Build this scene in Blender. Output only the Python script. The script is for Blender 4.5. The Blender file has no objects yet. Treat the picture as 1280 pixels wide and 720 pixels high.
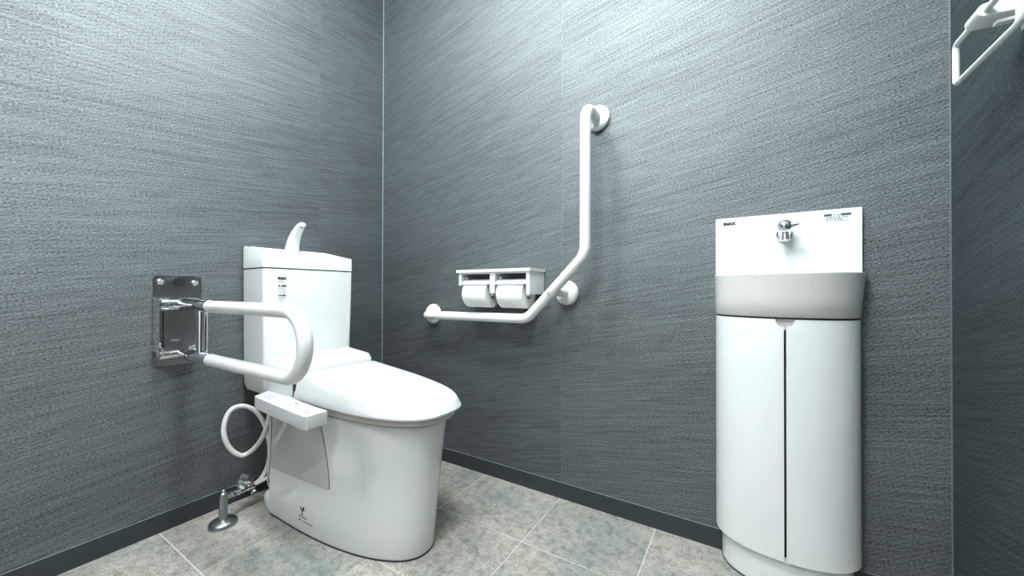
import bpy, bmesh, math, random
from mathutils import Vector, Matrix
random.seed(7)
SC = bpy.context.scene
C = SC.collection

# ---------------------------------------------------------------- camera
cam_d = bpy.data.cameras.new('camera'); cam = bpy.data.objects.new('camera', cam_d); C.objects.link(cam)
F = Vector((-0.52770108, 0.84940272, 0.00682578)); R = Vector((0.84942845, 0.52769904, 0.00224312))
U = Vector((0.00169665, -0.00698171, 0.99997419))
m = Matrix((R, U, -F)).transposed().to_4x4(); m.translation = Vector((1.59733, -1.30566, 0.78))
cam.matrix_world = m
cam_d.sensor_width = 36; cam_d.lens = 469.412/1280*36; cam_d.shift_x = 1.287/1280; cam_d.clip_start = .02
SC.camera = cam

# ---------------------------------------------------------------- world, lamps, exposure
w = bpy.data.worlds.new('world'); SC.world = w; w.use_nodes = True
w.node_tree.nodes['Background'].inputs[0].default_value = (.75, .9, 1, 1)
w.node_tree.nodes['Background'].inputs[1].default_value = .05
SC.view_settings.view_transform = 'Standard'; SC.view_settings.look = 'None'
SC.view_settings.gamma = 1; SC.view_settings.use_curve_mapping = False
SC.view_settings.exposure = 0.6
# each lamp is a glowing glass dome on the ceiling (built further down): x, y, strength, colour
FILL = 12
LAMPS = [(.72, -.88, 60, (.93, .985, 1.0)), (1.38, -.88, 70, (.93, .985, 1.0)), (1.10, -1.80, 66, (.97, .99, 1.0))]  # second lamp is unseen, added to spread light along the back wall
# unseen fill light added behind the camera to brighten the white ceiling
fl_ = bpy.data.lights.new('bounce_fill', 'AREA'); fl_.shape = 'DISK'; fl_.size = .3; fl_.energy = FILL; fl_.color = (.86, .97, 1.0); fl_.spread = math.radians(120)
fo = bpy.data.objects.new('bounce_fill', fl_); fo.location = (1.35, -1.75, 1.25); fo.rotation_euler = (math.radians(180-22), 0, math.radians(0)); C.objects.link(fo)

# ---------------------------------------------------------------- materials
def mat(name, col, rough=.5, metal=0, spec=.5, coat=0):
    m = bpy.data.materials.new(name); m.use_nodes = True
    b = m.node_tree.nodes['Principled BSDF']
    b.inputs['Base Color'].default_value = (*col, 1); b.inputs['Roughness'].default_value = rough
    b.inputs['Metallic'].default_value = metal; b.inputs['Specular IOR Level'].default_value = spec
    b.inputs['Coat Weight'].default_value = coat; b.inputs['Coat Roughness'].default_value = .04
    return m
def nodes(m): return m.node_tree.nodes, m.node_tree.links, m.node_tree.nodes['Principled BSDF']
def speck(m, scale, amt, bump=0, rough_amt=0):
    """light procedural variation so nothing is perfectly flat"""
    n, l, b = nodes(m); g = n.new('ShaderNodeNewGeometry')
    t = n.new('ShaderNodeTexNoise'); t.inputs['Scale'].default_value = scale; t.inputs['Detail'].default_value = 3
    l.new(g.outputs['Position'], t.inputs['Vector'])
    c = b.inputs['Base Color'].default_value[:]
    r = n.new('ShaderNodeValToRGB'); r.color_ramp.elements[0].position = .3; r.color_ramp.elements[1].position = .7
    r.color_ramp.elements[0].color = (*[v*(1-amt) for v in c[:3]], 1); r.color_ramp.elements[1].color = (*[min(1, v*(1+amt)) for v in c[:3]], 1)
    l.new(t.outputs['Fac'], r.inputs['Fac']); l.new(r.outputs['Color'], b.inputs['Base Color'])
    if bump:
        q = n.new('ShaderNodeBump'); q.inputs['Strength'].default_value = bump; q.inputs['Distance'].default_value = .0004
        l.new(t.outputs['Fac'], q.inputs['Height']); l.new(q.outputs['Normal'], b.inputs['Normal'])
    return m
M = {}
M['ceramic'] = speck(mat('white_ceramic', (.72, .735, .73), .07, coat=.3), 12, .012)
M['plastic'] = speck(mat('white_plastic', (.66, .675, .68), .22), 20, .012)
M['seat_plastic'] = speck(mat('seat_plastic', (.52, .49, .45), .3), 20, .012)
M['vinyl'] = speck(mat('white_vinyl_coat', (.74, .75, .75), .34), 60, .015, .15)
M['panel'] = speck(mat('gloss_white_board', (.74, .76, .755), .14, coat=.2), 8, .012)
M['basin'] = speck(mat('basin_white', (.84, .87, .875), .16), 8, .012)
M['resin'] = speck(mat('basin_resin', (.60, .60, .585), .16), 8, .02)
M['tray'] = speck(mat('notch_recess', (.60, .595, .575), .35), 8, .02)
M['cover'] = speck(mat('gloss_grey_cover', (.50, .515, .505), .06, coat=.6), 8, .03)
M['chrome'] = speck(mat('chrome', (.82, .83, .84), .05, 1), 40, .01)
M['steel'] = speck(mat('brushed_steel', (.24, .24, .245), .28, 1), 300, .12)
M['satin'] = speck(mat('satin_chrome', (.36, .39, .40), .30, 1), 60, .05)
M['brass'] = speck(mat('brass_pin', (.38, .22, .14), .35, 1), 60, .05)
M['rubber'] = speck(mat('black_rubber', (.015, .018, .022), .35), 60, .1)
M['dark'] = speck(mat('dark_gap', (.02, .021, .022), .6), 60, .1)
M['base'] = speck(mat('slate_vinyl_baseboard', (.024, .033, .038), .38), 30, .06)
M['caulk'] = speck(mat('grey_caulk', (.26, .32, .34), .5), 60, .05)
M['caulk_dark'] = speck(mat('dark_caulk', (.10, .125, .13), .5), 60, .05)
M['grout'] = speck(mat('pale_joint', (.60, .585, .54), .6), 200, .06)
M['hose'] = speck(mat('white_hose', (.66, .67, .66), .3), 60, .02)
M['paper'] = speck(mat('tissue_paper', (.84, .85, .84), .95, spec=.1), 400, .03, .3)
M['ink'] = speck(mat('black_ink', (.02, .02, .022), .5), 60, .05)
M['grey_ink'] = speck(mat('grey_ink', (.22, .23, .24), .5), 60, .05)
M['slate_ink'] = speck(mat('slate_ink', (.05, .09, .11), .5), 60, .05)
M['etch'] = speck(mat('pale_etching', (.6, .6, .6), .5), 60, .05)
M['ceiling'] = speck(mat('ceiling_white', (.78, .80, .80), .8), 60, .03, .3)
M['door'] = speck(mat('pale_door', (.75, .76, .75), .45), 10, .03)
M['ring'] = speck(mat('ring_plastic', (.60, .64, .63), .25), 40, .02)
M['print_white'] = speck(mat('sticker_white', (.75, .79, .79), .3), 60, .02)
wd = mat('water', (.9, .95, .97), .02); wd.node_tree.nodes['Principled BSDF'].inputs['Transmission Weight'].default_value = .8
M['water'] = speck(wd, 60, .02)
def lamp_mat(st, col):
    em = mat('lamp_glow', (.9, .9, .9), .4); b_ = em.node_tree.nodes['Principled BSDF']
    b_.inputs['Emission Color'].default_value = (*col, 1); b_.inputs['Emission Strength'].default_value = st; return em

def wallpaper(name, tilt, base, seed):
    """dark slate wallpaper combed with fine slanting horizontal grooves; UV is metres along and up the wall"""
    m = mat(name, base, .66, .92, spec=1.0); n, l, b = nodes(m); b.inputs['Specular Tint'].default_value = (.86, .98, 1, 1)
    def math_(op, a, c=None, clamp=False):
        q = n.new('ShaderNodeMath'); q.operation = op; q.use_clamp = clamp
        for i, v in enumerate((a, c)):
            if v is None: continue
            if isinstance(v, (int, float)): q.inputs[i].default_value = v
            else: l.new(v, q.inputs[i])
        return q.outputs[0]
    uv = n.new('ShaderNodeUVMap'); s = n.new('ShaderNodeSeparateXYZ'); l.new(uv.outputs[0], s.inputs[0])
    u, v = s.outputs[0], s.outputs[1]; ct, st = math.cos(tilt), math.sin(tilt)
    a = math_('ADD', math_('MULTIPLY', u, ct), math_('MULTIPLY', v, st))
    r = math_('SUBTRACT', math_('MULTIPLY', v, ct), math_('MULTIPLY', u, st))
    def streak(fa, fr, det, rough=.6, s_=0.):
        c = n.new('ShaderNodeCombineXYZ'); l.new(math_('MULTIPLY', a, fa), c.inputs[0]); l.new(math_('MULTIPLY', r, fr), c.inputs[1]); c.inputs[2].default_value = seed+s_
        t = n.new('ShaderNodeTexNoise'); t.inputs['Scale'].default_value = 1; t.inputs['Detail'].default_value = det; t.inputs['Roughness'].default_value = rough
        l.new(c.outputs[0], t.inputs['Vector']); return t.outputs['Fac']
    fine = streak(190, 460, 3, .6); mid = streak(9, 210, 2, .6, 3.3); longs = streak(1.6, 190, 2, .7, 9.1); broad = streak(.8, 5, 2, .5, 5.7)
    # groove weave: two crossing slanted rib families, a few millimetres apart
    wob = streak(5, 16, 2, .5, 12.3)
    rib = math_('SINE', math_('MULTIPLY', math_('ADD', math_('ADD', r, math_('MULTIPLY', wob, .012)), math_('MULTIPLY', a, -.42)), 620))
    h = math_('ADD', math_('MULTIPLY', fine, .60), math_('MULTIPLY', mid, .20))
    h = math_('ADD', h, math_('MULTIPLY', longs, .09)); h = math_('ADD', h, math_('MULTIPLY', rib, .03))
    bp = n.new('ShaderNodeBump'); bp.inputs['Strength'].default_value = 1.0; bp.inputs['Distance'].default_value = .0022
    l.new(h, bp.inputs['Height']); l.new(bp.outputs['Normal'], b.inputs['Normal'])
    f = math_('ADD', math_('MULTIPLY', fine, .66), math_('MULTIPLY', mid, .20)); f = math_('ADD', f, math_('MULTIPLY', longs, .14))
    f = math_('ADD', f, math_('MULTIPLY', math_('SUBTRACT', broad, .5), .08))
    f = math_('ADD', f, math_('MULTIPLY', rib, .014))
    cr = n.new('ShaderNodeValToRGB'); e = cr.color_ramp.elements; e[0].position = .35; e[1].position = .65
    e[0].color = (*[c*.28 for c in base], 1); e[1].color = (*[c*1.85 for c in base], 1)
    l.new(f, cr.inputs['Fac']); l.new(cr.outputs['Color'], b.inputs['Base Color'])
    tg = n.new('ShaderNodeTangent'); tg.direction_type = 'UV_MAP'; tg.uv_map = 'UVMap'; l.new(tg.outputs[0], b.inputs['Tangent'])
    b.inputs['Anisotropic'].default_value = ANI; b.inputs['Anisotropic Rotation'].default_value = ROT
    return m
ANI, ROT = .12, .25
P1 = (.150, .166, .171); P_SHADE = (.088, .102, .108)  # second tone: same paper, darkened for the shade on the right wall
M['paper_a'] = wallpaper('slate_wallpaper_toilet_wall', math.radians(7), P1, 1.0)
M['paper_a2'] = wallpaper('slate_wallpaper_toilet_wall_corner', math.radians(7), tuple(c*1.0 for c in P1), 4.0)
M['paper_b'] = wallpaper('slate_wallpaper_rail_wall', math.radians(12), tuple(c*.97 for c in P1), 2.0)
M['paper_b2'] = wallpaper('slate_wallpaper_basin_wall', math.radians(10), P1, 7.0)
M['paper_c'] = wallpaper('slate_wallpaper_ring_wall', math.radians(13), P_SHADE, 3.0)

def tile_mat():
    m = mat('stone_look_tile', (.4, .4, .38), .5, spec=.35); n, l, b = nodes(m)
    g = n.new('ShaderNodeNewGeometry'); oi = n.new('ShaderNodeObjectInfo')
    add = n.new('ShaderNodeVectorMath'); add.operation = 'MULTIPLY_ADD'
    cx = n.new('ShaderNodeCombineXYZ'); l.new(oi.outputs['Random'], cx.inputs[2])
    add.inputs[1].default_value = (1, 1, 1); l.new(g.outputs['Position'], add.inputs[0]); l.new(cx.outputs[0], add.inputs[2])
    def noise(sc, det, rg=.6, off=None):
        t = n.new('ShaderNodeTexNoise'); t.inputs['Scale'].default_value = sc; t.inputs['Detail'].default_value = det; t.inputs['Roughness'].default_value = rg
        l.new(add.outputs[0], t.inputs['Vector']); return t.outputs['Fac']
    def ramp(f, *st):
        r = n.new('ShaderNodeValToRGB'); e = r.color_ramp.elements
        while len(e) < len(st): e.new(.5)
        for k, (p, c) in enumerate(st): e[k].position = p; e[k].color = (*c, 1)
        l.new(f, r.inputs['Fac']); return r.outputs['Color']
    base = ramp(noise(4.5, 5, .62), (.31, (.24, .275, .265)), (.44, (.345, .35, .325)), (.56, (.42, .395, .35)), (.70, (.48, .47, .435)))
    det = ramp(noise(38, 7, .78), (.36, (.42, .41, .39)), (.5, (.88, .87, .85)), (.66, (1.15, 1.14, 1.12)))
    fin = ramp(noise(260, 3, .7), (.36, (.5, .5, .5)), (.6, (1.12, 1.12, 1.12)))
    x1 = n.new('ShaderNodeMix'); x1.data_type = 'RGBA'; x1.blend_type = 'MULTIPLY'; x1.inputs[0].default_value = .8
    l.new(base, x1.inputs[6]); l.new(det, x1.inputs[7])
    x2 = n.new('ShaderNodeMix'); x2.data_type = 'RGBA'; x2.blend_type = 'MULTIPLY'; x2.inputs[0].default_value = .9
    l.new(x1.outputs[2], x2.inputs[6]); l.new(fin, x2.inputs[7]); l.new(x2.outputs[2], b.inputs['Base Color'])
    bp = n.new('ShaderNodeBump'); bp.inputs['Strength'].default_value = .35; bp.inputs['Distance'].default_value = .001
    l.new(noise(60, 5, .7), bp.inputs['Height']); l.new(bp.outputs['Normal'], b.inputs['Normal'])
    return m
M['tile'] = tile_mat()

# ---------------------------------------------------------------- helpers
def origin_of(p):
    v = Vector((0, 0, 0))
    while p is not None: v = v + p.location; p = p.parent
    return v
def obj(name, bm, m, parent=None, smooth=True, angle=38, loc=None):
    """one mesh object from world-space geometry"""
    bmesh.ops.remove_doubles(bm, verts=bm.verts, dist=1e-6)
    bmesh.ops.recalc_face_normals(bm, faces=bm.faces)
    me = bpy.data.meshes.new(name)
    o = bpy.data.objects.new(name, me); C.objects.link(o)
    off = origin_of(parent)
    if parent is None and loc is not None: o.location = loc; off = Vector(loc)
    for v in bm.verts: v.co -= off
    bm.to_mesh(me); bm.free(); me.materials.append(m if not isinstance(m, str) else M[m])
    if parent is not None: o.parent = parent
    if smooth:
        me.shade_smooth(); me.set_sharp_from_angle(angle=math.radians(angle))
    return o
def thing(name, label, cat, loc, group=None):
    o = bpy.data.objects.new(name, None); C.objects.link(o); o.location = loc; o.empty_display_size = .1
    return tag(o, label, cat, group)
def tag(o, label, cat, group=None):
    o['label'] = label; o['category'] = cat
    if group: o['group'] = group
    return o
def struct(o): o['kind'] = 'structure'; return o
def bevel(bm, w_, seg=2, ang=30):
    es = [e for e in bm.edges if len(e.link_faces) == 2 and e.calc_face_angle(0) > math.radians(ang)]
    bmesh.ops.bevel(bm, geom=es, offset=w_, segments=seg, affect='EDGES', profile=.5, clamp_overlap=True)
    return bm
def box(x0, x1, y0, y1, z0, z1, bv=0, seg=2, bm=None):
    b = bmesh.new()
    vs = [b.verts.new((x, y, z)) for x in (x0, x1) for y in (y0, y1) for z in (z0, z1)]
    for f in ((0, 1, 3, 2), (4, 6, 7, 5), (0, 4, 5, 1), (2, 3, 7, 6), (0, 2, 6, 4), (1, 5, 7, 3)): b.faces.new([vs[i] for i in f])
    if bv: bevel(b, bv, seg)
    return join(bm, b)
def join(bm, b):
    if bm is None: return b
    me = bpy.data.meshes.new('t'); b.to_mesh(me); bm.from_mesh(me); b.free(); bpy.data.meshes.remove(me); return bm
def loft(rings, cap0=True, cap1=True, closed=True, bm=None):
    b = bmesh.new(); V = [[b.verts.new(p) for p in r] for r in rings]; n = len(rings[0])
    for i in range(len(V)-1):
        for j in range(n if closed else n-1):
            k = (j+1) % n; b.faces.new((V[i][j], V[i][k], V[i+1][k], V[i+1][j]))
    if cap0: b.faces.new(V[0][::-1])
    if cap1: b.faces.new(V[-1])
    return join(bm, b)
def frame(d):
    d = Vector(d).normalized(); u = d.cross(Vector((0, 0, 1)))
    if u.length < 1e-3: u = Vector((1, 0, 0))
    u.normalize(); return d, u, d.cross(u).normalized()
def lathe(p, d, prof, n=32, bm=None, cap=True, sy=1):
    """profile of (distance along d, radius) turned about the axis through p"""
    d, u, v = frame(d); p = Vector(p); rings = []
    for t, r in prof:
        r = max(r, 1e-5); rings.append([p+d*t+(u*math.cos(a)+v*math.sin(a)*sy)*r for a in (2*math.pi*k/n for k in range(n))])
    return loft(rings, cap, cap, bm=bm)
def fillet(pts, rad, n=8):
    """round the inner corners of a polyline"""
    pts = [Vector(p) for p in pts]; out = [pts[0]]
    rads = rad if isinstance(rad, (list, tuple)) else [rad]*(len(pts)-2)
    for i in range(1, len(pts)-1):
        a, b, c = pts[i-1], pts[i], pts[i+1]; d1 = (a-b).normalized(); d2 = (c-b).normalized()
        th = d1.angle(d2); t = min(rads[i-1]/math.tan(th/2), (a-b).length*.49, (c-b).length*.49)
        r = t*math.tan(th/2); cen = b+(d1+d2).normalized()*(r/math.sin(th/2))
        s, e = b+d1*t, b+d2*t; vs, ve = (s-cen), (e-cen); ang = vs.angle(ve); ax = vs.cross(ve).normalized()
        for k in range(n+1): out.append(cen+Matrix.Rotation(ang*k/n, 3, ax) @ vs)
    out.append(pts[-1]); return out
def smoothpath(pts, sub=5):
    P = [Vector(p) for p in pts]; P = [P[0]*2-P[1]]+P+[P[-1]*2-P[-2]]; out = []
    for i in range(1, len(P)-2):
        for k in range(sub):
            t = k/sub; a, b, c, d = P[i-1:i+3]
            out.append(.5*((2*b)+(c-a)*t+(2*a-5*b+4*c-d)*t*t+(3*b-a-3*c+d)*t**3))
    out.append(P[-2]); return out
def tube(pts, r, n=20, bm=None, cap=True):
    pts = [Vector(p) for p in pts]; rings = []; u = None
    for i, p in enumerate(pts):
        d = (pts[min(i+1, len(pts)-1)]-pts[max(i-1, 0)]).normalized()
        if u is None: u = frame(d)[1]
        u = (u-d*u.dot(d)).normalized(); v = d.cross(u)
        rr = r[i] if isinstance(r, (list, tuple)) else r
        rings.append([p+(u*math.cos(a)+v*math.sin(a))*rr for a in (2*math.pi*k/n for k in range(n))])
    return loft(rings, cap, cap, bm=bm)
def prism(poly, z0, z1, bv=0, bm=None, seg=2):
    b = loft([[(x, y, z0) for x, y in poly], [(x, y, z1) for x, y in poly]])
    if bv: bevel(b, bv, seg, 25)
    return join(bm, b)
def text_bm(body, p, right, up, h, bold=0, wscale=1, bm=None):
    """flat printed letters as real mesh, centre of the first line's left end at p"""
    c = bpy.data.curves.new('t', 'FONT'); c.body = body; c.size = h/.72; c.resolution_u = 2; c.offset = bold
    c.extrude = .00008/max(h, .001)*h
    t = bpy.data.objects.new('t', c); C.objects.link(t); bpy.context.view_layer.update()
    me = bpy.data.meshes.new_from_object(t.evaluated_get(bpy.context.evaluated_depsgraph_get()))
    b = bmesh.new(); b.from_mesh(me); bpy.data.objects.remove(t); bpy.data.curves.remove(c); bpy.data.meshes.remove(me)
    p, r, u = Vector(p), Vector(right).normalized(), Vector(up).normalized(); nn = r.cross(u)
    for v in b.verts: v.co = p+r*(v.co.x*wscale)+u*v.co.y+nn*v.co.z
    return join(bm, b)
def strokes(bm, p, right, up, width, h, seed, lo=.10, hi=.28, gap=.12):
    """a line of print too small to read: broken little bars"""
    rnd = random.Random(seed); p, r, u = Vector(p), Vector(right).normalized(), Vector(up).normalized(); nn = r.cross(u)
    if bm is None: bm = bmesh.new()
    x = 0
    while x < width:
        w_ = min(rnd.uniform(lo, hi)*h*6, width-x); hh = h*rnd.uniform(.6, 1)
        vs = [bm.verts.new(p+r*a+u*c+nn*.0003) for a, c in ((x, 0), (x+w_, 0), (x+w_, hh), (x, hh))]; bm.faces.new(vs)
        x += w_+gap*h*6
    return bm

# ---------------------------------------------------------------- room shell
RW, RD, RH = 2.015, 2.25, 2.4          # width of the rail wall, depth, height
def sheet(name, axis, at, a0, a1, z0, z1, parent, m, proud=.0006, flip=False):
    """one strip of wallpaper; axis 'x': stands in plane x=at, else y=at; u runs rightwards seen from the room"""
    b = bmesh.new(); L = b.loops.layers.uv.new('UVMap')
    th = .0008
    def P(a, z, d): return (at+d, a, z) if axis == 'x' else (a, at+d, z)
    if axis == 'x': s = -1 if flip else 1
    else: s = -1 if flip else 1
    sign = {'x': (1 if not flip else -1), 'y': (-1 if not flip else 1)}[axis]
    d0, d1 = 0, sign*th
    fr = [b.verts.new(P(a, z, d1)) for a, z in ((a0, z0), (a1, z0), (a1, z1), (a0, z1))]
    bk = [b.verts.new(P(a, z, d0)) for a, z in ((a0, z0), (a1, z0), (a1, z1), (a0, z1))]
    b.faces.new(fr); b.faces.new(bk[::-1])
    for i in range(4): b.faces.new((fr[i], fr[(i+1) % 4], bk[(i+1) % 4], bk[i]))
    for f in b.faces:
        for lp in f.loops:
            c = lp.vert.co; a = c.y if axis == 'x' else c.x
            lp[L].uv = (a*s if not flip else -a, c.z)
    o = obj('wallpaper_strip', b, m, parent, smooth=False); return o
wl = struct(obj('wall_left', box(-.12, 0, -RD-.12, .12, 0, RH), 'caulk', smooth=False))
wb = struct(obj('wall_back', box(0, RW, 0, .12, 0, RH), 'caulk', smooth=False))
wr = struct(obj('wall_right', box(RW, RW+.12, -RD-.12, .12, 0, RH), 'caulk', smooth=False))
wf = struct(obj('wall_front', box(0, RW, -RD-.12, -RD, 0, RH), 'caulk', smooth=False))
g_ = .0007
for a0, a1, m_ in ((-.344+g_, -.003, 'paper_a2'), (-1.264, -.344, 'paper_a'), (-2.184, -1.264-g_, 'paper_a2'), (-RD, -2.184-g_, 'paper_a')):
    sheet('s', 'x', 0, a0, a1, .056, RH, wl, M[m_])
for a0, a1, m_ in ((.003, 1.013-g_, 'paper_b'), (1.013, RW-.003, 'paper_b2')):
    sheet('s', 'y', 0, a0, a1, .056, RH, wb, M[m_])
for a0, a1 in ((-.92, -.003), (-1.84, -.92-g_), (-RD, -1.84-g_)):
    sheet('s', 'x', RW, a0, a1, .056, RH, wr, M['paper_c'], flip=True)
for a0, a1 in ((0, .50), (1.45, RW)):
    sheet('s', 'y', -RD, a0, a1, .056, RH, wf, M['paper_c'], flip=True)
struct(obj('ceiling', box(-.12, RW+.12, -RD-.12, .12, RH, RH+.1), 'ceiling', smooth=False))
# unseen door behind the camera, added pale and plain for bounce light and reflections
d1 = struct(obj('door_1', box(.50, 1.45, -RD, -RD+.035, .01, 2.05, .003), 'door'))
obj('door_handle', tube([(1.36, -RD+.06, .85), (1.36, -RD+.06, 1.15)], .012), 'satin', d1)
for k, z in enumerate((.87, 1.13)): obj('handle_post', tube([(1.36, -RD+.034, z), (1.36, -RD+.06, z)], .008), 'satin', d1)

def base_strip(name, x0, x1, y0, y1):
    b = box(x0, x1, y0, y1, 0, .059, 0)
    o = struct(obj(name, b, 'base', smooth=False)); return o
BT = .004
base_strip('baseboard_left', 0, BT, -RD, -BT); base_strip('baseboard_back', 0, RW, -BT, 0)
base_strip('baseboard_right', RW-BT, RW, -RD, -BT)
# thin pale caulk beads in the two corners and along the top of the baseboards
struct(obj('trim_1', tube([(.0015, -.0015, .059), (.0015, -.0015, RH)], .0018, 8), 'caulk'))
struct(obj('trim_2', tube([(RW-.0015, -.0015, .059), (RW-.0015, -.0015, RH)], .0014, 8), 'caulk_dark'))
struct(obj('trim_3', tube([(.0015, -RD, .0595), (.0015, -.003, .0595)], .0008, 6), 'caulk'))
struct(obj('trim_4', tube([(.003, -.0015, .0595), (RW-.003, -.0015, .0595)], .0008, 6), 'caulk'))

# ---------------------------------------------------------------- tiled floor
fl = struct(obj('floor', box(-.12, RW+.12, -RD-.12, .12, -.05, -.0012), 'grout', smooth=False))
xs = [0, .322, .665, 1.0075, 1.348, 1.690, RW]; ys = [0, -.291, -.583, -.872, -1.163, -1.454, -1.745, -2.036, -RD]
gp = .0013
cache = {}
for i in range(len(xs)-1):
    for j in range(len(ys)-1):
        xa, xb, ya, yb = xs[i]+gp, xs[i+1]-gp, ys[j+1]+gp, ys[j]-gp
        if j == 0: yb = ys[j]
        W_, D_ = round(xb-xa, 3), round(yb-ya, 3)
        if (W_, D_) not in cache:
            r0 = [(-W_/2, -D_/2), (W_/2, -D_/2), (W_/2, D_/2), (-W_/2, D_/2)]
            sh = lambda k: [(x-math.copysign(k, x), y-math.copysign(k, y)) for x, y in r0]
            b = loft([[(x, y, -.0012) for x, y in r0], [(x, y, -.0005) for x, y in r0], [(x, y, 0) for x, y in sh(.0006)]], cap0=False)
            o = obj('tile', b, 'tile', fl, smooth=False); cache[(W_, D_)] = o.data
        else:
            o = bpy.data.objects.new('tile', cache[(W_, D_)]); C.objects.link(o); o.parent = fl
        o.location = ((xa+xb)/2, (ya+yb)/2, 0)

# ---------------------------------------------------------------- ceiling lamps
for k, (x, y, st, col) in enumerate(LAMPS):
    t = thing('ceiling_light', ('round glass dome lamp on the ceiling above the toilet', 'added glass dome lamp on the ceiling in front of the basin', 'round glass dome lamp on the ceiling nearest the pale door')[k], 'light', (x, y, RH), 'dome lamps on the ceiling')
    obj('trim_ring', lathe((x, y, RH), (0, 0, -1), [(0, .175), (.020, .175), (.026, .170), (.026, .160), (.001, .158), (0, .158)], 40, cap=False), 'plastic', t)
    obj('glass_dome', lathe((x, y, RH), (0, 0, -1), [(.002, .150), (.03, .152), (.08, .145), (.12, .12), (.15, .075), (.158, .035), (.16, .0)], 24), lamp_mat(st, col), t)

# ---------------------------------------------------------------- toilet
YC = -.485
toilet = thing('toilet', 'white one-piece look toilet with tank and closed lid against the left wall', 'toilet', (.45, YC, 0))
def outline(x0, xs_, x1, wd_, n, N=40, zf=None, z=0, rear=None):
    """plan outline: straight sides from x0 to xs_, then a superellipse nose out to x1"""
    half = []
    for k in range(5): half.append((x0+(xs_-x0)*k/5, wd_ if rear is None else wd_*(rear+(1-rear)*(k/5)**.5)))
    for k in range(N+1):
        a = math.pi/2*k/N; c, s_ = math.cos(a), math.sin(a)
        half.append((xs_+(x1-xs_)*s_**(2/n), wd_*c**(2/n)))
    pts = [(x, YC-y) for x, y in half]+[(x, YC+y) for x, y in half[::-1][1:]]
    return [(x, y, (zf(x) if zf else z)) for x, y in pts]
# skirted bowl
lv = []
ctrl = [(0.004, .195, .300, .795, .1465, 2.3), (.012, .190, .300, .798, .149, 2.3), (.10, .190, .305, .806, .1485, 2.3), (.20, .190, .315, .817, .147, 2.35),
        (.30, .190, .330, .829, .1465, 2.4), (.36, .190, .345, .836, .147, 2.45), (.388, .190, .35, .840, .148, 2.5), (.396, .194, .35, .837, .1455, 2.5), (.399, .20, .35, .828, .138, 2.5)]
for z, x0, xx, x1, wd_, n_ in ctrl: lv.append(outline(x0, xx, x1, wd_, n_, z=z))
obj('bowl', loft(lv), 'ceramic', toilet)
obj('base_shadow', loft([outline(.19, .3, .7965, .148, 2.3, z=.0002), outline(.19, .3, .7965, .148, 2.3, z=.0045)]), 'rubber', toilet)  # thin black ring built in place of the shadow gap under the foot
# low rear foot that runs back towards the wall, and the trap pipe above it
def foot(z, g):
    h = [(.080, .0), (.080, .05), (.081, .085), (.084, .105), (.092, .120), (.108, .129), (.14, .137), (.19, .143), (.24, .146), (.30, .147)]
    h = [(.30-(.30-x)*(1-g*.9), y*(1-g)) for x, y in h]
    return [(x, YC-y, z) for x, y in h[1:]]+[(x, YC+y, z) for x, y in h[::-1][:-1]]
obj('rear_foot', loft([foot(.002, .01), foot(.028, 0), foot(.040, .03), foot(.048, .10), foot(.060, .30)]), 'ceramic', toilet)
obj('trap_pipe', tube(fillet([(.003, YC, .155), (.12, YC, .155), (.22, YC, .25)], .06), .05, 24), 'ceramic', toilet)
# tank
def tank_ring(z, xb, xf, hb, hf, r, n=6):
    c = [(xb, -hb, .006), (xf, -hf, r), (xf, hf, r), (xb, hb, .006)]; P = [Vector((x, YC+y, z)) for x, y, _ in c]; out = []
    for i in range(4):
        a, b, d = P[i-1], P[i], P[(i+1) % 4]; rr = c[i][2]
        s_ = b+(a-b).normalized()*rr; e = b+(d-b).normalized()*rr
        for k in range(n+1):
            t = k/n; out.append(s_*(1-t)**2+b*2*t*(1-t)+e*t*t)
    return out
obj('tank', loft([tank_ring(.408, .03, .170, .135, .140, .02), tank_ring(.412, .022, .182, .150, .155, .02), tank_ring(.435, .014, .189, .1555, .1655, .02), tank_ring(.50, .012, .190, .1565, .167, .016),
     tank_ring(.70, .012, .191, .1585, .1715, .013), tank_ring(.855, .012, .192, .1595, .1735, .012)]), 'ceramic', toilet)
obj('tank_gap', loft([tank_ring(.854, .016, .188, .155, .169, .012), tank_ring(.862, .016, .188, .155, .169, .012)]), 'dark', toilet)
lid_r = [tank_ring(.8595, .011, .193, .160, .1745, .012), tank_ring(.90, .011, .192, .1598, .1735, .012)]
def slope(ring, ins, dz):
    return [Vector((p.x-(ins if p.x > .1 else -ins), p.y+(ins if p.y < YC else -ins), (.943-(max(p.x, .02)-.02)*(.031/.17))+dz)) for p in ring]
t0 = tank_ring(.9, .011, .192, .1598, .1735, .012)
lid_b = loft([lid_r[0], slope(t0, 0, -.004), slope(t0, .0015, -.001), slope(t0, .005, 0), slope(t0, .012, 0), slope(t0, .022, -.012), slope(t0, .05, -.020)], cap0=True)
obj('tank_lid', lid_b, 'ceramic', toilet)
# curved hand-rinse spout rising from the tank lid
sp = smoothpath([(.046, YC, .925), (.050, YC, .955), (.062, YC, .985), (.082, YC, 1.011), (.105, YC, 1.030), (.122, YC, 1.039)], 4)
rings = []
for i, p in enumerate(sp):
    t = i/(len(sp)-1); d = (sp[min(i+1, len(sp)-1)]-sp[max(i-1, 0)]).normalized(); s_ = Vector((0, 1, 0)); u = d.cross(s_)
    a_, b2 = .015*(1-t)**1.0+.0125, .013*(1-t)+.0085
    rings.append([p+(s_*math.copysign(abs(math.cos(q))**.75, math.cos(q))*a_+u*math.copysign(abs(math.sin(q))**.75, math.sin(q))*b2) for q in (2*math.pi*k/24 for k in range(24))])
obj('rinse_spout', loft(rings), 'ceramic', toilet, angle=60)
obj('spout_outlet', lathe((.118, YC, 1.028), (.25, 0, -1), [(0, .006), (.004, .006)], 16), 'grey_ink', toilet)
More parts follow.
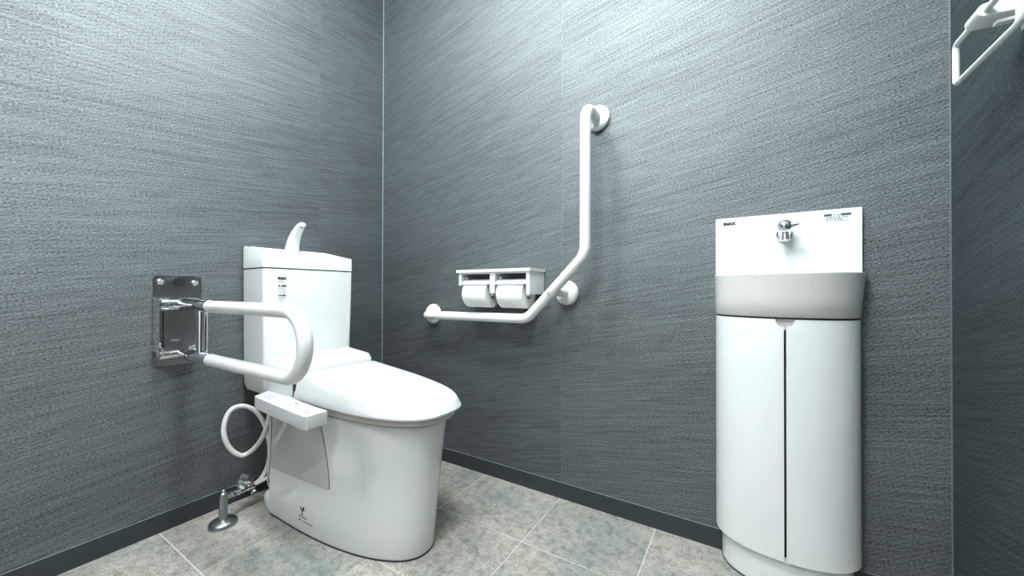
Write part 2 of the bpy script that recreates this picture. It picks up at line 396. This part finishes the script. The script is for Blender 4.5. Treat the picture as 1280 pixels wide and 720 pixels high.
# printed marks on the tank front
tx = .1925
r_, u_ = (0, 1, 0), (0, 0, 1)
def tank_x(z): return .19+(z-.5)*.006+.0006
b = text_bm('INAX', (tank_x(.83), -.611, .818), r_, u_, .0085, .001)
obj('tank_logo', b, 'ink', toilet, smooth=False)
b = strokes(None, (tank_x(.81), -.606, .808), r_, u_, .016, .004, 1)
b = strokes(b, (tank_x(.79), -.609, .786), r_, u_, .026, .0022, 2); b = strokes(b, (tank_x(.79), -.609, .780), r_, u_, .026, .0022, 3)
b = strokes(b, (tank_x(.78), -.609, .774), r_, u_, .026, .0022, 4); b = strokes(b, (tank_x(.77), -.609, .768), r_, u_, .026, .0022, 5)
for k in range(3): b = strokes(b, (tank_x(.75), -.609, .752-.005*k), r_, u_, .026-.004*k, .0022, 8+k)
obj('tank_fine_print', b, 'grey_ink', toilet, smooth=False)['kind'] = 'stuff'
b = strokes(None, (tank_x(.795), -.609, .792), r_, u_, .007, .007, 3); b = strokes(b, (tank_x(.795), -.599, .792), r_, u_, .017, .007, 3, hi=.9, lo=.7)
b = strokes(b, (tank_x(.76), -.609, .759), r_, u_, .027, .005, 4, gap=.03)
obj('tank_print_bar', b, 'ink', toilet, smooth=False)['kind'] = 'stuff'
# seat unit at the rear, seat ring, lid
def unit_ring(z, g, xf, hw):
    return [(.194, YC-hw+g*1.2, z), (xf-.03, YC-hw+g*1.2, z), (xf, YC-hw+.02+g, z), (xf, YC+hw-.02-g, z), (xf-.03, YC+hw-g*1.2, z), (.194, YC+hw-g*1.2, z)]
ub = loft([unit_ring(.400, 0, .345, .158), unit_ring(.47, 0, .350, .163), unit_ring(.515, .0, .352, .163)], cap1=False)
top = [(.194, YC-.150, .545), (.330, YC-.150, .531), (.345, YC-.139, .528), (.345, YC+.139, .528), (.330, YC+.150, .531), (.194, YC+.150, .545)]
ub = loft([unit_ring(.400, 0, .345, .158), unit_ring(.46, 0, .352, .163), unit_ring(.515, 0, .354, .163), top]); bevel(ub, .004, 2, 12)
obj('seat_unit', ub, 'plastic', toilet)
seat = loft([outline(.33, .42, .858, .150, 2.7, z=.4035), outline(.33, .42, .862, .152, 2.7, z=.408), outline(.33, .42, .862, .152, 2.7, z=.417), outline(.33, .42, .857, .149, 2.7, z=.4215)])
obj('seat', seat, 'seat_plastic', toilet)
obj('seat_buffer', loft([outline(.36, .42, .848, .141, 2.7, z=.3985), outline(.36, .42, .848, .141, 2.7, z=.4045)]), 'dark', toilet)
te = lambda x: .503-(x-.36)*(.053/.51)
rg = [outline(.362, .46, .872, .1555, 2.9, z=.4245), outline(.361, .46, .8795, .159, 2.9, z=.427), outline(.3605, .46, .880, .1595, 2.9, z=.432)]
bot = outline(.3605, .46, .880, .1595, 2.9, z=.432); tp = outline(.362, .46, .869, .1475, 2.9, zf=te)
for f in (.35, .75, .93): rg.append([tuple(a[k]*(1-f)+c[k]*f for k in range(3)) for a, c in zip(bot, tp)])
def inset(f, dz): return [(.60+(x-.60)*f, YC+(y-YC)*f, te(.60+(x-.60)*f)+dz) for x, y, z in tp]
rg += [inset(.985, .0025), inset(.95, .0045), inset(.85, .008), inset(.65, .0115), inset(.4, .013), inset(.15, .014)]
lidb = loft(rg)
obj('lid', lidb, 'plastic', toilet, angle=24)
obj('hinge_gap', box(.350, .3655, YC-.1560, YC+.1560, .426, .500), 'dark', toilet, smooth=False)
obj('lid_gap', loft([outline(.352, .46, .85, .146, 2.9, z=.4205), outline(.352, .46, .85, .146, 2.9, z=.4250)]), 'dark', toilet)
obj('sensor_dot', lathe((.3455, -.455, .520), (1, 0, .1), [(0, .004), (.001, .004)], 12), 'grey_ink', toilet)
# side control panel
pp = [(.195, -.636), (.232, -.700), (.262, -.706), (.560, -.728), (.578, -.722), (.574, -.662), (.50, -.660), (.40, -.652), (.33, -.640)]
def pz(x, y): return .432+(-.64-y)*-.02
b = loft([[(x*.99+.004, y*.99-.0068, .394) for x, y in pp], [(x, y, .398) for x, y in pp], [(x, y, .432) for x, y in pp]]); bevel(b, .003, 2, 25)
cp = obj('control_panel', b, 'plastic', toilet)
ax_ = Vector((.33, -.020, 0)).normalized(); ay_ = Vector((.020, .33, 0)).normalized()
b = None
rnd = random.Random(3)
for k, (u, v, wd_) in enumerate([(0, 0, .010), (.02, 0, .012), (.043, 0, .01), (0, .018, .008), (.02, .018, .010), (.044, .018, .009), (.105, 0, .018), (.13, .0, .012), (.105, .018, .014), (.16, .004, .016), (.182, .02, .012), (.2, .004, .018), (.225, .004, .016), (.225, .022, .010), (.25, .016, .012), (.16, .022, .02), (.27, .0, .014)]):
    p = Vector((.265, -.690, .4329))+ax_*u+ay_*v
    b = strokes(b, p, ax_, ay_, wd_, .0045, k+20); 
    if rnd.random() < .6: b = strokes(b, p+ay_*.0065, ax_, ay_, wd_*.8, .0028, k+60)
obj('panel_print', b, 'ink', cp, smooth=False)['kind'] = 'stuff'
for k, (u, v, wd_, dd) in enumerate([(-.004, -.006, .022, .016), (.02, -.006, .022, .016), (-.004, .014, .022, .012), (.155, -.004, .03, .03), (.192, -.004, .03, .03), (.23, -.004, .03, .03), (.1, -.005, .045, .03)]):
    p = Vector((.265, -.690, .4324))+ax_*u+ay_*v
    q = [p, p+ax_*wd_, p+ax_*wd_+ay_*dd, p+ay_*dd]
    bb = loft([[tuple(v_-Vector((0, 0, .001))) for v_ in q], [tuple(v_+Vector((0, 0, .0004))) for v_ in q]]); bevel(bb, .0003, 1)
    obj('button', bb, 'plastic', cp, smooth=False)
# glossy cover plate on the skirt
def side_y(z): return YC-.1485-.0015
cv = [(.192, .166), (.195, .41), (.470, .41), (.489, .361), (.500, .33), (.510, .299), (.519, .24), (.5245, .185), (.522, .178), (.515, .177)]
b = loft([[(x, YC-.140, z) for x, z in cv], [(x, -.6335-.0008, z) for x, z in cv]]); bevel(b, .0008, 1, 60)
def wrap(b, k=0):
    for v in b.verts:
        if v.co.y < YC-.1445 and v.co.x > .30:
            t = max(0, (v.co.x-.31)/.5); v.co.y = -(.0015+k)+YC-.1475*max(0, 1-t**2.3)**(1/2.3)
    return b
# build the curved cover as a grid following the skirt
def skirt_y(x, z):
    zz = [c[0] for c in ctrl]
    for i in range(len(ctrl)-1):
        if zz[i] <= z <= zz[i+1]:
            t = (z-zz[i])/(zz[i+1]-zz[i]); c = [ctrl[i][k]*(1-t)+ctrl[i+1][k]*t for k in range(6)]; break
    _, x0, xx, x1, wd_, n_ = c
    if x <= xx: return YC-wd_
    return YC-wd_*max(0, 1-((x-xx)/(x1-xx))**n_)**(1/n_)
def curved_panel(edge_l, edge_r, z0f, z1, nx, nz, out):
    rows = []
    for j in range(nz+1):
        row = []
        for i in range(nx+1):
            s_ = i/nx; zb = z0f(s_); z = zb+(z1-zb)*j/nz; x = edge_l+(edge_r(z)-edge_l)*s_
            row.append((x, skirt_y(x, z)-out, z))
        rows.append(row)
    return rows
er = lambda z: .525 if z < .19 else .525-.035*((z-.19)/.17)**1.5 if z < .36 else .49-.02*(z-.36)/.03
def solid_grid(rows, dirv):
    b = bmesh.new(); nj, ni = len(rows), len(rows[0]); dv = Vector(dirv)
    A = [[b.verts.new(p) for p in r] for r in rows]; B = [[b.verts.new(Vector(p)+dv) for p in r] for r in rows]
    for j in range(nj-1):
        for i in range(ni-1):
            b.faces.new((A[j][i], A[j][i+1], A[j+1][i+1], A[j+1][i])); b.faces.new((B[j][i], B[j+1][i], B[j+1][i+1], B[j][i+1]))
    for j in range(nj-1):
        for i in (0, ni-1):
            b.faces.new((A[j][i], A[j+1][i], B[j+1][i], B[j][i]))
    for i in range(ni-1):
        for j in (0, nj-1):
            b.faces.new((A[j][i], A[j][i+1], B[j][i+1], B[j][i]))
    return b
sc_rows = curved_panel(.1905, er, lambda s_: .166+.011*s_, .392, 24, 16, .0022)
obj('side_cover_gap', solid_grid([[(x+(.0015 if i == len(r)-1 else 0), y+.0014, z-(.0018 if j == 0 else 0)) for i, (x, y, z) in enumerate(r)] for j, r in enumerate(sc_rows)], (0, .004, 0)), 'dark', toilet)
obj('side_cover', solid_grid(sc_rows, (0, .004, 0)), 'cover', toilet)
# printed mark on the skirt
def skirt_marks():
    b = bmesh.new()
    def blot(x, z, w_, h):
        vs = [b.verts.new((xx, skirt_y(xx, zz)-.0005, zz)) for xx, zz in ((x, z), (x+w_, z), (x+w_, z+h), (x, z+h))]; b.faces.new(vs)
    blot(.385, .074, .005, .013); blot(.392, .071, .006, .008); blot(.400, .074, .006, .014); blot(.396, .078, .004, .006); blot(.389, .066, .010, .002); blot(.386, .060, .014, .0025)
    for k in range(6): blot(.376+k*.0075, .052, .005, .0045)
    blot(.376, .040, .010, .005)
    for k in range(7): blot(.398+k*.0075, .040, .0055, .0035)
    return b
obj('skirt_print', skirt_marks(), 'ink', toilet, smooth=False)['kind'] = 'stuff'

# ---------------------------------------------------------------- shut-off valve and hose
vx, vy = .125, -.745
valve = thing('shutoff_valve', 'chrome water shut-off valve rising from the floor behind the toilet', 'valve', (vx, vy, 0))
obj('floor_flange', lathe((vx, vy, .0), (0, 0, 1), [(.0, .041), (.006, .041), (.013, .038), (.019, .028), (.022, .014), (.022, .0)], 40), 'satin', valve)
obj('riser_pipe', lathe((vx, vy, .015), (0, 0, 1), [(0, .0125), (.082, .0125), (.088, .010), (.092, .006), (.099, .0055), (.101, .003)], 28), 'satin', valve)
dv = (Vector((.085, -.633, .074))-Vector((.122, -.735, .086)))
b = lathe((.122, -.735, .086), dv, [(0, .007), (.012, .007), (.014, .0105), (.030, .0105), (.033, .007), (.042, .007), (.044, .0125), (.058, .0125), (.060, .010), (.075, .010), (.077, .012), (.098, .012), (.100, .007), (.110, .007)], 12)
obj('valve_body', b, 'chrome', valve, angle=25)
b = lathe((.105, -.682, .088), (.1, -.2, .7), [(0, .010), (.014, .010), (.016, .014), (.024, .014), (.030, .008), (.032, .0)], 10)
obj('valve_knob', b, 'chrome', valve, angle=25)
b = lathe((.092, -.640, .070), (.35, 0, -1), [(0, .007), (.012, .007), (.014, .011), (.020, .011), (.022, .005)], 8)
obj('drain_plug', b, 'chrome', valve, angle=25)
b = lathe((.085, -.645, .093), (-.25, -.75, .45), [(0, .006), (.016, .006)], 10); b = lathe((.085, -.638, .089), (-.25, -.75, .45), [(0, .0078), (.006, .0078)], 10, bm=b)
obj('hose_elbow', lathe((.079, -.655, .105), (-.25, -.75, .45), [(0, .0095), (.020, .0095), (.022, .006)], 12), 'grey_ink', valve)
obj('hose_coupling', b, 'brass', valve)
hose = [(.232, -.652, .3935)] + [(0.2, -0.639, 0.349), (0.18, -0.64, 0.298), (0.15, -0.643, 0.252), (0.12, -0.655, 0.216), (0.105, -0.681, 0.201), (0.1, -0.709, 0.225), (0.1, -0.729, 0.264), (0.1, -0.736, 0.307), (0.1, -0.728, 0.348), (0.1, -0.71, 0.371), (0.1, -0.678, 0.372), (0.1, -0.642, 0.347), (0.1, -0.616, 0.305), (0.1, -0.599, 0.253), (0.1, -0.59, 0.194), (0.095, -0.593, 0.134), (0.09, -0.612, 0.091), (0.085, -0.637, 0.077), (0.08, -0.658, 0.093)]
h_ = obj('water_hose', tube(smoothpath(hose, 6), .0078, 16), 'hose', loc=(.1, -.66, .07))
tag(h_, 'looped white water hose hanging beside the rear of the toilet', 'hose')
s2 = obj('supply_pipe', tube(smoothpath([(.085, -.632, .074), (.10, -.608, .085), (.14, -.592, .108), (.195, -.585, .128)], 6), .0068, 14), 'hose', valve)
cd = obj('power_cord', tube(smoothpath([(.20, -.640, .395), (.205, -.639, .33), (.203, -.639, .25), (.196, -.638, .18), (.17, -.628, .10), (.14, -.60, .052)], 6), .0028, 10), 'hose', loc=(.2, -.64, .2))
tag(cd, 'thin grey cord running down the rear edge of the toilet cover', 'cord')

# ---------------------------------------------------------------- L-shaped grab rail on the back wall
rail = thing('grab_rail', 'white L-shaped grab rail fixed to the back wall beside the paper holder', 'handrail', (.9, 0, .67))
RR = .0182
path = fillet([(.368, -.006, .671), (.368, -.063, .669), (.918, -.098, .6765), (1.149, -.118, .900), (1.150, -.118, 1.394), (1.152, -.006, 1.397)], [.034, .07, .075, .046], 10)
# bend centres are spread over enough rings to read smooth
obj('tube', tube(path, RR, 28), 'vinyl', rail, angle=60)
obj('support_post', tube([(1.034, -.004, .772), (1.0265, -.112, .778)], .0165, 24), 'vinyl', rail)
for x, z in ((.366, .671), (1.036, .772), (1.152, 1.396)):
    f_ = obj('wall_flange', lathe((x, -.0008, z), (0, -1, 0), [(0, .0425), (.003, .0455), (.010, .0455), (.015, .043), (.019, .036), (.021, .026), (.0225, .018)], 48), 'vinyl', rail)
obj('screw_cover', lathe((1.0175, -.122, .776), (-.15, -1, .1), [(0, .006), (.008, .006), (.010, .004), (.0105, 0)], 20), 'vinyl', rail)

# ---------------------------------------------------------------- paper holder and rolls
ph = thing('paper_holder', 'white double toilet-paper holder with shelf top on the back wall', 'paper holder', (.77, 0, .77))
PX = 'plastic'
obj('shelf', box(.598, .9425, -.1215, -.0008, .8515, .863, .0015), PX, ph)
obj('side_panel', box(.923, .938, -.116, -.0008, .766, .8515, .001), PX, ph)
obj('side_panel', box(.608, .620, -.116, -.0008, .800, .8515, .001), PX, ph)
obj('divider', box(.762, .785, -.116, -.0008, .770, .8515, .001), PX, ph)
obj('back_panel', box(.620, .923, -.010, -.0008, .775, .8515, .001), 'grey_ink', ph)
obj('front_lip', box(.618, .9235, -.114, -.111, .8445, .8517, .0005), PX, ph)
obj('maker_mark', strokes(None, (.768, -.1163, .836), (1, 0, 0), (0, 0, 1), .012, .002, 5), 'ink', ph, smooth=False)
for k, (xa, xb) in enumerate(((.622, .760), (.787, .921))):
    n = 10; pr = []
    for j in range(n+1):
        a = math.radians(82-j*4.2); pr.append((-.075-.0585*math.cos(a)-.0, .767+.0585*math.sin(a)))
    sec = [(y, z) for y, z in pr]+[(y+.004, z-.001) for y, z in pr[::-1]]
    b = loft([[(x, y, z) for y, z in sec] for x in (xa, xb)]); cut = obj('cutter_flap', b, PX, ph)
    bl = box(xa+.002, xb-.002, pr[-1][0]-.0025, pr[-1][0]+.002, pr[-1][1]-.002, pr[-1][1]+.002); obj('cutter_edge', bl, 'ring', cut, smooth=False)
    mid = (xa+xb)/2
    for s_ in (0, 1):
        x = xa+.001 if s_ == 0 else xb-.001; d_ = 1 if s_ == 0 else -1
        obj('roll_arm', box(min(x, x+d_*.010), max(x, x+d_*.010), -.090, -.060, .758, .835, .001), PX, ph)
def roll(x0, x1, label):
    t = thing('toilet_roll', label, 'toilet paper', ((x0+x1)/2, -.075, .767), 'toilet rolls in the double holder')
    b = lathe((x0, -.075, .767), (1, 0, 0), [(0, .020), (0, .0535), (.0015, .0545), (x1-x0-.0015, .0545), (x1-x0, .0535), (x1-x0, .020), (.0, .020)], 56, cap=False)
    obj('paper', b, 'paper', t, angle=50)
    # folded triangle at the loose end, under the flap
    xm = (x0+x1)/2-.004; q = []
    def on(a, r=.0552): return (-.075-r*math.cos(math.radians(a)), .767+r*math.sin(math.radians(a)))
    bb = bmesh.new()
    pts = [(xm-.019, 38), (xm+.019, 38), (xm, 19)]
    vs = [bb.verts.new((x, *on(a))) for x, a in pts]; vt = [bb.verts.new((x, *on(a, .0562))) for x, a in pts]
    bb.faces.new(vs); bb.faces.new(vt)
    for i in range(3): bb.faces.new((vs[i], vs[(i+1) % 3], vt[(i+1) % 3], vt[i]))
    obj('folded_end', bb, 'paper', t, smooth=False)
    obj('core', lathe((x0+.001, -.075, .767), (1, 0, 0), [(0, .0200), (x1-x0-.002, .0200), (x1-x0-.002, .0188), (0, .0188), (0, .02)], 32, cap=False), 'tray', t)
    return t
roll(.634, .748, 'left toilet-paper roll hanging in the white double holder')
roll(.799, .911, 'right toilet-paper roll beside the diagonal of the grab rail')

# ---------------------------------------------------------------- folding arm rail on the left wall
arm = thing('folding_armrest', 'white folding arm rail on a steel wall plate left of the tank', 'armrest', (0, -.83, .68))
def rrect(y0, y1, z0, z1, r, n=6):
    out = []
    for cy, cz, a0 in ((y1-r, z1-r, 0), (y0+r, z1-r, 90), (y0+r, z0+r, 180), (y1-r, z0+r, 270)):
        for k in range(n+1):
            a = math.radians(a0+90*k/n); out.append((cy+r*math.cos(a), cz+r*math.sin(a)))
    return out
rr_ = rrect(-.893, -.768, .5335, .826, .012)
obj('wall_plate', loft([[(x, y, z) for y, z in rr_] for x in (.0009, .005)]), 'steel', arm)
# folded channel in front of the plate: dark cheek panel between two chrome barrels
obj('channel_plate', box(.004, .012, -.868, -.783, .588, .716, .001), 'steel', arm)
obj('channel_cheek', box(.004, .066, -.8935, -.8895, .588, .756, .001), 'chrome', arm)
obj('hinge_barrel', lathe((.044, -.8895, .733), (0, 1, 0), [(0, .018), (.002, .0215), (.018, .0215), (.019, .0200), (.021, .0200), (.022, .0215), (.100, .0215), (.102, .018)], 32), 'chrome', arm, angle=25)
obj('hinge_barrel', lathe((.040, -.8895, .574), (0, 1, 0), [(0, .013), (.002, .0155), (.098, .0155), (.100, .013)], 32), 'chrome', arm)
AY = -.830
obj('upper_sleeve', lathe((.030, AY, .7315), (1, 0, 0), [(0, .021), (.06, .0205), (.10, .0185), (.225, .0185), (.227, .0165)], 32), 'chrome', arm)
obj('lower_sleeve', lathe((.030, AY, .574), (1, 0, 0), [(0, .0155), (.085, .0155), (.087, .0180), (.225, .0180), (.227, .0165)], 32), 'chrome', arm)
obj('sleeve_ring', lathe((.112, AY, .574), (1, 0, 0), [(0, .0185), (.005, .0185)], 32), 'rubber', arm)
obj('brace_rod', tube([(.193, AY, .580), (.193, AY, .722)], .0145, 28), 'chrome', arm)
path = fillet([(.250, AY, .7305), (.755, AY, .7305), (.755, AY, .573), (.250, AY, .573)], .0775, 16)
obj('arm_tube', tube(path, .0172, 28), 'vinyl', arm, angle=60)
obj('rest_buffer', lathe((.004, -.840, .806), (1, 0, 0), [(0, .0145), (.040, .0145)], 28), 'chrome', arm)
obj('buffer_cap', lathe((.043, -.840, .806), (1, 0, 0), [(0, .0150), (.010, .0150), (.012, .0138), (.0125, 0)], 28), 'rubber', arm)
for y, z in ((-.877, .806), (-.789, .803), (-.8785, .585), (-.789, .590)):
    s_ = obj('mounting_screw', lathe((.004, y, z), (1, 0, 0), [(0, .0115), (.0025, .0115), (.003, .0085), (.006, .0075), (.0085, .004), (.009, 0)], 20), 'chrome', arm)
obj('plate_hole', lathe((.0045, -.880, .784), (1, 0, 0), [(0, .0055), (.0008, .0055), (.0009, .004)], 16), 'chrome', arm)
obj('plate_logo', text_bm('INAX', (.0127, -.8520, .612), (0, 1, 0), (0, 0, 1), .0075, .0001), 'etch', arm, smooth=False)

# ---------------------------------------------------------------- hand basin
CX = 1.6875
hb = thing('hand_basin', 'white slim hand basin with tall splash panel above the cabinet', 'basin', (CX, 0, .71))
def bow(hw, dep, z, cx=CX, n_=2.2, N=40, back=-.0012):
    pts = []
    for k in range(N+1):
        a = math.pi*k/N; c, s_ = math.cos(a), math.sin(a)
        pts.append((cx-math.copysign(abs(c)**(2/n_), c)*hw, back-dep*s_**(2/n_), z))
    return pts
rb = loft([bow(.1640, .121, .7125, CX), bow(.1652, .1230, .7145, CX), bow(.1668, .1275, .760, CX+.0015), bow(.1695, .1335, .818, CX+.004), bow(.1705, .1345, .8245, CX+.0045)], cap1=False)
def rim_cap(b):
    return b
rb = loft([bow(.1640, .121, .7125, CX), bow(.1652, .1230, .7145, CX), bow(.1668, .1275, .760, CX+.0015), bow(.1695, .1335, .818, CX+.004), bow(.1705, .1345, .8245, CX+.0045), bow(.1705, .1345, .8262, CX+.0045),
           bow(.158, .121, .8262, CX+.0045, back=-.012), bow(.152, .112, .815, CX+.0045, back=-.016), bow(.14, .098, .765, CX+.003, back=-.022), bow(.10, .07, .735, CX+.002, back=-.03)])
obj('bowl', rb, 'resin', hb, angle=50)
obj('splash_panel', box(1.5245, 1.8540, -.0150, -.0009, .822, .9965, .0012), 'basin', hb)
obj('rim_trim', loft([bow(.1708, .1348, .8240, CX+.0045, back=-.001), bow(.1708, .1348, .8268, CX+.0045, back=-.001), bow(.166, .129, .8270, CX+.0045, back=-.006), bow(.166, .129, .8240, CX+.0045, back=-.006)], cap0=False, cap1=False), 'basin', hb)
r_, u_ = (1, 0, 0), (0, 0, 1)
obj('panel_logo', text_bm('INAX', (1.5450, -.0153, .9755), r_, u_, .0082, .0012, 1.1), 'ink', hb, smooth=False)
lab = obj('caution_label', box(1.7775, 1.8335, -.0154, -.0149, .9615, .9855), 'print_white', hb, smooth=False)
b = strokes(None, (1.7780, -.0156, .9785), r_, u_, .016, .0066, 1, lo=5, hi=6); b = strokes(b, (1.8145, -.0156, .9785), r_, u_, .0187, .0066, 1, lo=5, hi=6)
obj('caution_band', b, 'slate_ink', lab, smooth=False)['kind'] = 'stuff'
obj('caution_words', text_bm('⚠注意', (1.7952, -.0156, .9790), r_, u_, .0052, .0001, .95), 'slate_ink', lab, smooth=False)
b = strokes(None, (1.7835, -.0156, .9735), r_, u_, .044, .0028, 11, .12, .3, .14); b = strokes(b, (1.7835, -.0156, .9685), r_, u_, .034, .0028, 12, .12, .3, .14)
b = strokes(b, (1.7815, -.0156, .9648), r_, u_, .050, .0015, 13)
obj('caution_lines', b, 'ink', lab, smooth=False)['kind'] = 'stuff'
# small self-closing tap
fa = thing('tap', 'small chrome push tap on the splash panel of the basin', 'tap', (1.692, -.016, .94))
obj('escutcheon', lathe((1.692, -.0152, .9375), (0, -1, 0), [(0, .0205), (.004, .0205), (.009, .0185), (.011, .014)], 32), 'chrome', fa)
obj('body', lathe((1.692, -.020, .9390), (0, -1, .25), [(0, .0150), (.018, .0150), (.030, .0135), (.040, .010)], 28), 'chrome', fa)
prof = [(-.0185*math.cos(math.pi*k/14), .0185*math.sin(math.pi*k/14)) for k in range(15)]
obj('dome_cap', lathe((1.691, -.0475, .9560), (0, -.25, 1), prof, 32), 'chrome', fa)
obj('nozzle', lathe((1.6915, -.050, .9440), (0, -.12, -1), [(0, .0105), (.010, .0092), (.012, .0108), (.027, .0108), (.029, .008), (.0285, 0)], 28), 'chrome', fa, angle=25)
lp = smoothpath([(1.704, -.050, .957), (1.711, -.054, .9575), (1.720, -.058, .959), (1.730, -.061, .960)], 4)
obj('lever', tube(lp, [.0115-.009*min(1, i/(len(lp)-4)) for i in range(len(lp)-1)]+[.0022], 16), 'chrome', fa)
# water drops clinging to the front of the bowl
b = bmesh.new(); rnd = random.Random(5)
for k in range(46):
    x = rnd.uniform(1.57, 1.84); low = rnd.random() < .35; z = .7165 if low else rnd.uniform(.735, .822)
    u = abs((x-CX-.002)/.1675); y = -.0012-(.122+(z-.712)*.11)*(1-min(u, .995)**2.2)**(1/2.2); r = rnd.uniform(.0007, .0017)
    t_ = bmesh.ops.create_icosphere(b, subdivisions=1, radius=r, matrix=Matrix.Translation((x, y, z)) @ Matrix.Diagonal((1, .6, 1.15, 1)))
wdp = obj('water_droplets', b, 'water', loc=(CX, -.13, .72)); wdp['kind'] = 'stuff'; tag(wdp, 'tiny water droplets on the front of the basin bowl', 'water')

# ---------------------------------------------------------------- cabinet under the basin
cab = thing('basin_cabinet', 'white bow-fronted cabinet with two tall doors under the hand basin', 'cabinet', (CX, 0, 0))
def bowf(hw, dep, z, **k): return bow(hw, dep, z, CX, **k)
obj('body', loft([bowf(.158, .104, .094), bowf(.158, .104, .7105)]), 'panel', cab)
obj('top_gap', loft([bowf(.1600, .112, .7085), bowf(.1600, .112, .7128)]), 'dark', cab)
obj('plinth', loft([bowf(.1480, .110, .004, n_=2.2), bowf(.1480, .110, .0945, n_=2.2)]), 'panel', cab)
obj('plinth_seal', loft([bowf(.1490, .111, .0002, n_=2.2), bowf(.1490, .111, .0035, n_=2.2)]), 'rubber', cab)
def door(xa, xb, notch_side):
    # walk along the bow by angle so that the turned corners stay round
    hw, dep, n_ = .1640, .1195, 2.2; N = 40
    def at(a):
        c, s_ = math.cos(a), math.sin(a); return CX-math.copysign(abs(c)**(2/n_), c)*hw, -.0012-dep*s_**(2/n_)
    ang = [math.pi*k/240 for k in range(241)]; pts = [at(a) for a in ang]; sel = [p for p in pts if xa <= p[0] <= xb and p[1] <= -.012]
    def interp(x):
        u = min(1, abs(x-CX)/hw); return (x, -.0012-dep*(1-u**n_)**(1/n_))
    if notch_side == 'r': sel.append(interp(xb))
    else: sel.insert(0, interp(xa))
    sel = sel[::2]+([sel[-1]] if notch_side == 'r' and (len(sel)-1) % 2 else [])
    if notch_side == 'l' and sel[-1] != sel[-1]: pass
    # refine near the notch
    x0 = 1.6855; fine = []
    for i, p in enumerate(sel): fine.append(p)
    extra = [interp(x0+(.0205*k/8)*(1 if notch_side == 'l' else -1)) for k in range(0, 9)]
    allp = [p for p in fine if abs(p[0]-x0) > .022]
    if notch_side == 'l': allp = [p for p in extra if p[0] >= xa-1e-6]+allp
    else: allp = allp+[p for p in extra[::-1] if p[0] <= xb+1e-6]
    allp = sorted(set((round(a, 6), round(c, 6)) for a, c in allp), key=lambda p: (p[0]) if True else 0)
    # keep bow order: x alone is ambiguous only at the straight returns, where it is monotone enough
    z0, z1 = .0895, .7078; rows = []
    for z_t in (0, .33, .66, 1):
        row = []
        for x, y in allp:
            d = abs(x-x0); zt = z1-(.0205*math.sqrt(max(0, 1-(d/.0205)**2)) if d < .0205 else 0)
            row.append((x, y, z0+(zt-z0)*z_t))
        rows.append(row)
    b = bmesh.new(); th = .013
    A = [[b.verts.new(p) for p in r] for r in rows]; Bk = []
    for r in rows:
        q = []
        for i, p in enumerate(r):
            a, c = Vector(r[max(i-1, 0)]), Vector(r[min(i+1, len(r)-1)]); d = Vector((c.x-a.x, c.y-a.y, 0)).normalized(); nrm = Vector((-d.y, d.x, 0))
            if nrm.y < 0: nrm = -nrm
            q.append(b.verts.new(Vector(p)+nrm*min(th, .004 if abs(p[0]-CX) > .155 else th)))
        Bk.append(q)
    for j in range(3):
        for i in range(len(allp)-1):
            b.faces.new((A[j][i], A[j][i+1], A[j+1][i+1], A[j+1][i])); b.faces.new((Bk[j][i], Bk[j+1][i], Bk[j+1][i+1], Bk[j][i+1]))
        for i in (0, -1): b.faces.new((A[j][i], A[j+1][i], Bk[j+1][i], Bk[j][i]))
    for i in range(len(allp)-1):
        for j in (0, -1): b.faces.new((A[j][i], A[j][i+1], Bk[j][i+1], Bk[j][i]))
    return b
obj('door', door(1.5238, 1.6846, 'r'), 'panel', cab, angle=45)
obj('door', door(1.6866, 1.8512, 'l'), 'panel', cab, angle=45)
obj('finger_recess', box(1.662, 1.709, -.1085, -.100, .680, .7080, .001), 'tray', cab)
obj('door_gap', box(1.6825, 1.6885, -.1065, -.100, .094, .69), 'dark', cab, smooth=False)

# ---------------------------------------------------------------- towel ring on the right wall
tr = thing('towel_ring', 'pale rectangular towel ring on a white bracket high on the right wall', 'towel ring', (RW, -.32, 1.27))
ya, yb, za, zb = -.225, -.428, 1.185, 1.262; X = 1.950; mid = (ya+yb)/2
path = fillet([(X, mid, zb), (X, ya, zb), (X, ya, za), (X, yb, za), (X, yb, zb), (X, mid, zb)], .010, 6)
obj('ring', tube(path, .0052, 18), 'ring', tr, angle=60)
def stad(y, g=0):
    out = []
    for k in range(13):
        a = math.radians(90+180*k/12); out.append((X+(.0118-g)*math.cos(a), y, zb+(.0118-g)*math.sin(a)))
    out.append((RW-.0009, y, zb-.0150+g)); out.append((RW-.0009, y, zb+.0150-g)); return out
obj('bracket', loft([stad(-.292, .0012), stad(-.2935), stad(-.335), stad(-.3365, .0012)]), 'plastic', tr)
obj('bracket_lip', box(1.962, RW-.0009, -.334, -.320, zb-.0265, zb-.0215, .0015), 'plastic', tr)
obj('wall_base', box(RW-.008, RW-.0009, -.345, -.286, zb-.028, zb+.022, .003), 'plastic', tr)
